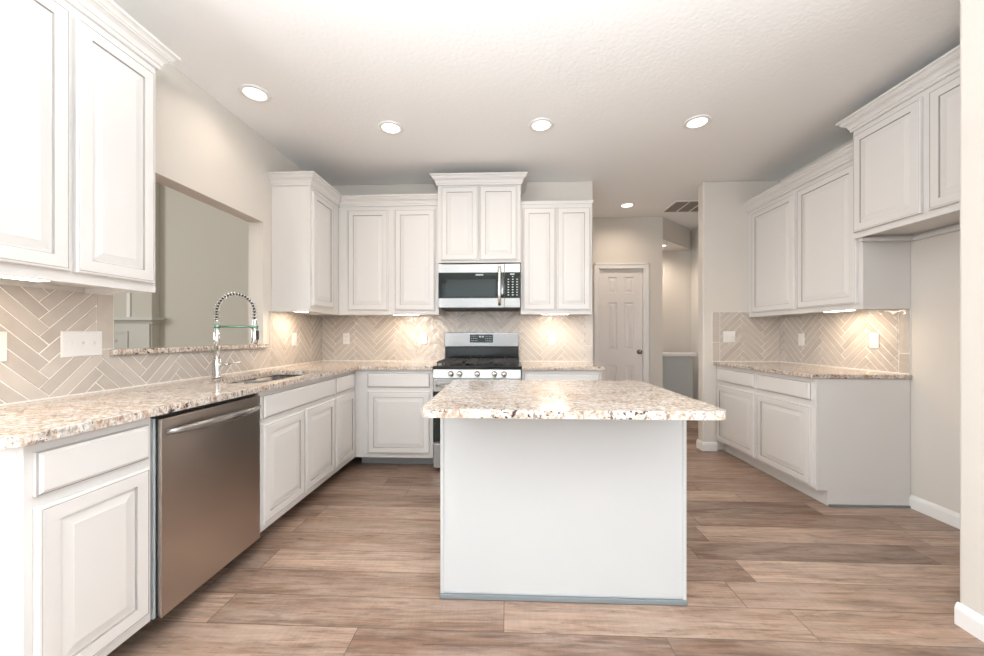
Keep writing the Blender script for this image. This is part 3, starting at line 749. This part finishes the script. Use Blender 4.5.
# ------------------------------------------------------------------ microwave
mw = empty('microwave', (RXC, 3.475, 1.432), 0, 'stainless and black over-the-range microwave above the cooktop', 'microwave')
MB().box(-.379, .379, .03, .388, .008, .404).build('body', M['steel'], mw)
MB().box(-.36, .36, .012, .39, -.010, .007).build('vent_base', M['dark'], mw)
dm = MB().box(-.379, .231, 0, .029, .0, .404).build('door', M['steel'], mw, .003)
MB().box(-.378, .230, -.003, -.0003, .088, .325).build('door_glass', M['glass'], dm, .001)
MB().box(-.305, .155, -.0045, -.0033, .108, .260).build('window', M['mwin'], dm)
MB().box(-.032, .038, -.0036, -.0032, .297, .309).build('badge', M['key'], dm)
cm = MB().box(.233, .379, 0, .029, .0, .404).build('control_panel', M['steel'], mw, .003)
MB().box(.234, .378, -.003, -.0003, .088, .325).build('keypad_glass', M['glass'], cm)
for i in range(3):
    for j in range(8):
        if j == 7 and i != 1: continue
        MB().box(.262 + i * .040, .276 + i * .040, -.0036, -.0032, .112 + j * .024, .120 + j * .024).build('key', M['key'], cm)
MB().box(.285, .325, -.0036, -.0032, .302, .314).build('clock_display', M['key'], cm)
hp = [(.188, -.012 - .040 * math.sin(math.pi * k / 20) ** .5, .03 + .340 * k / 20) for k in range(21)]
MB().tube(hp, .015, 14).build('handle', M['knob'], dm)

# ------------------------------------------------------------------ outlets and switches
def plate(label, loc, rz, gangs, kind, w=.072, h=.116):
    W_ = w + .046 * (gangs - 1)
    r = empty('wall_outlet' if kind == 'o' else 'light_switch', loc, rz, label, 'outlet' if kind == 'o' else 'switch')
    MB().rings(-W_ / 2, W_ / 2, -h / 2, h / 2, [(0, -.002, 0), (.004, -.006, 0)], -.0002).build('plate', M['plastic'], r)
    for g in range(gangs):
        x = (g - (gangs - 1) / 2) * .046
        if kind == 'o':
            for z in (-.020, .020):
                s = MB().extrude(rounded(x - .016, x + .016, -.014, .014, [.008] * 4, 4), .0063, .0085)
                s.v = [(p[0], -p[2], z + p[1]) for p in s.v]; so = s.build('socket', M['plastic'], r)
                MB().box(x - .008, x - .005, -.0090, -.0086, z - .004, z + .006).box(x + .005, x + .008, -.0090, -.0086, z - .004, z + .006).build('slot', M['slot'], so)
        elif kind == 't':
            MB().box(x - .006, x + .006, -.0080, -.0062, -.013, .013).box(x - .004, x + .004, -.017, -.0080, -.002, .010).build('toggle', M['plastic'], r, .001)
        else:
            MB().box(x - .016, x + .016, -.0090, -.0062, -.033, .033).build('rocker', M['plastic'], r, .001)
    return r
TH = .0100
plate('white triple-toggle switch plate on the tile under the near left cabinet', (XL + TH, 1.640, 1.140), R(90), 3, 't', w=.075)
plate('white outlet at the far left edge of the left backsplash', (XL + TH, 1.345, 1.135), R(90), 1, 'o')
plate('white outlet on the left wall under the corner cabinet', (XL + TH, 3.348, 1.140), R(90), 1, 'r')
plate('white outlet on the back wall nearest the corner', (-1.679, YB - TH, 1.143), 0, 1, 'o')
plate('white outlet on the back wall just left of the range', (-.867, YB - TH, 1.143), 0, 1, 'o')
plate('white outlet on the back wall right of the range', (.452, YB - TH, 1.143), 0, 1, 'o')
plate('white double rocker switch on the narrow wall beside the hallway', (2.246, YP - TH, 1.160), 0, 2, 't', w=.075)
plate('white switch plate on the right wall, farther one near the corner', (XR - TH, 3.649, 1.137), R(-90), 1, 'r')
plate('white outlet on the right wall, nearer the fridge alcove', (XR - TH, 2.947, 1.137), R(-90), 1, 'o')

# ------------------------------------------------------------------ under-cabinet lights
def strip(label, loc, rz, length, power=P_STRIP):
    r = empty('cabinet_light', loc, rz, label, 'light', )
    MB().box(-length / 2, length / 2, -.03, .03, -.008, -.0005).build('housing', M['plastic'], r)
    MB().box(-length / 2 + .004, length / 2 - .004, -.026, .026, -.020, -.0082).build('lens', M['strip'], r, .004)
    l = bpy.data.lights.new('cabinet_glow', 'AREA'); l.shape = 'RECTANGLE'; l.size = length; l.size_y = .05; l.energy = power; l.color = (1, .78, .56)
    o = bpy.data.objects.new('cabinet_glow', l); COL.objects.link(o); o.parent = r; o.location = (0, 0, -.024)
    return r
UL = UB + .0215
strip('glowing strip light under the near left wall cabinet', (-1.70, 1.15, UL), R(90), .34, 1.2)
strip('glowing strip light under the left corner cabinet', (-1.77, 3.16, UL), R(90), .16)
strip('glowing strip light under the cabinet left of the microwave', (-.99, 3.64, UL), 0, .26)
strip('glowing strip light under the cabinet right of the microwave', (.455, 3.64, UL), 0, .26)
sl = strip('glowing strip light under the right wall cabinet', (2.56, 3.03, UBR + .0215), R(-90), .23)
MB().box(.118, .165, -.016, .016, -.016, -.001).build('plug', M['rubber'], sl, .002)

# ------------------------------------------------------------------ ceiling lights and vent
def can(label, x, y, z=CEIL, power=P_CAN, lamp=True):
    r = empty('recessed_light', (x, y, z), 0, label, 'light', 'recessed ceiling lights')
    MB().lathe([(.066, -.002), (.092, -.0005), (.094, -.004), (.088, -.008), (.070, -.010), (.066, -.006), (.066, -.002)], (0, 0, 0), 'z', 40).build('trim_ring', M['trim'], r)
    MB().lathe([(.0, -.0050), (.066, -.0050), (.066, -.003), (0, -.003)], (0, 0, 0), 'z', 40).build('lens', M['can'], r)
    if lamp:
        l = bpy.data.lights.new('can_glow', 'SPOT'); l.spot_size = R(165); l.spot_blend = 1; l.shadow_soft_size = .05; l.energy = power * 4; l.color = WARM
        o = bpy.data.objects.new('can_glow', l); COL.objects.link(o); o.parent = r; o.location = (0, 0, -.02)
    return r
can('recessed ceiling light nearest the left wall above the pass-through', -1.638, 2.383, power=2.0)
can('recessed ceiling light above the left part of the back cabinets, second from left', -.883, 2.82)
can('recessed ceiling light in front of the microwave cabinet, third from left', .249, 2.83)
can('recessed ceiling light at the right, between microwave and right cabinets', 1.394, 2.84)
can('small recessed ceiling light in the hallway before the door', 1.440, 4.62, power=6.5)
can('faint recessed light in the low hallway soffit', 2.17, 5.45, 2.45, 8)

vt = empty('ceiling_vent', (2.29, 4.69, CEIL), 0, 'brown slatted return air vent in the hallway ceiling', 'vent')
f = MB(); VX, VY = .315, .18
f.box(-VX - .02, -VX, -VY - .02, VY + .02, -.012, -.0005).box(VX, VX + .02, -VY - .02, VY + .02, -.012, -.0005).box(-VX, VX, -VY - .02, -VY, -.012, -.0005).box(-VX, VX, VY, VY + .02, -.012, -.0005)
for k in (-1, 0, 1): f.box(k * .157 - .008, k * .157 + .008, -VY, VY, -.012, -.0005)
f.build('frame', M['trim'], vt)
MB().box(-VX, VX, -VY, VY, -.002, -.0004).build('backing', M['dark'], vt)
s = MB()
for k in range(16): y = -VY + .011 + k * .0225; s.poly([(-VX, y, -.003), (VX, y, -.003), (VX, y + .012, -.011), (-VX, y + .012, -.011)])
s.build('slats', M['vent'], vt)

# unseen bowl pendant, added to carry the ceiling uplight
pd = empty('added_uplight', (-.1, -.15, CEIL), 0, 'added unseen bowl uplight hanging behind the viewpoint', 'light')
MB().lathe([(0, -.0005), (.07, -.0005), (.07, -.02), (.0, -.025)], (0, 0, 0), 'z', 24).build('canopy', M['trim'], pd)
MB().tube([(0, 0, -.02), (0, 0, -.86)], .006, 8).build('stem', M['trim'], pd)
MB().lathe([(.0, -.96), (.10, -.95), (.19, -.90), (.25, -.84), (.26, -.82), (.25, -.82), (.18, -.885), (.10, -.925), (0, -.93)], (0, 0, 0), 'z', 32).build('bowl', M['trim'], pd)
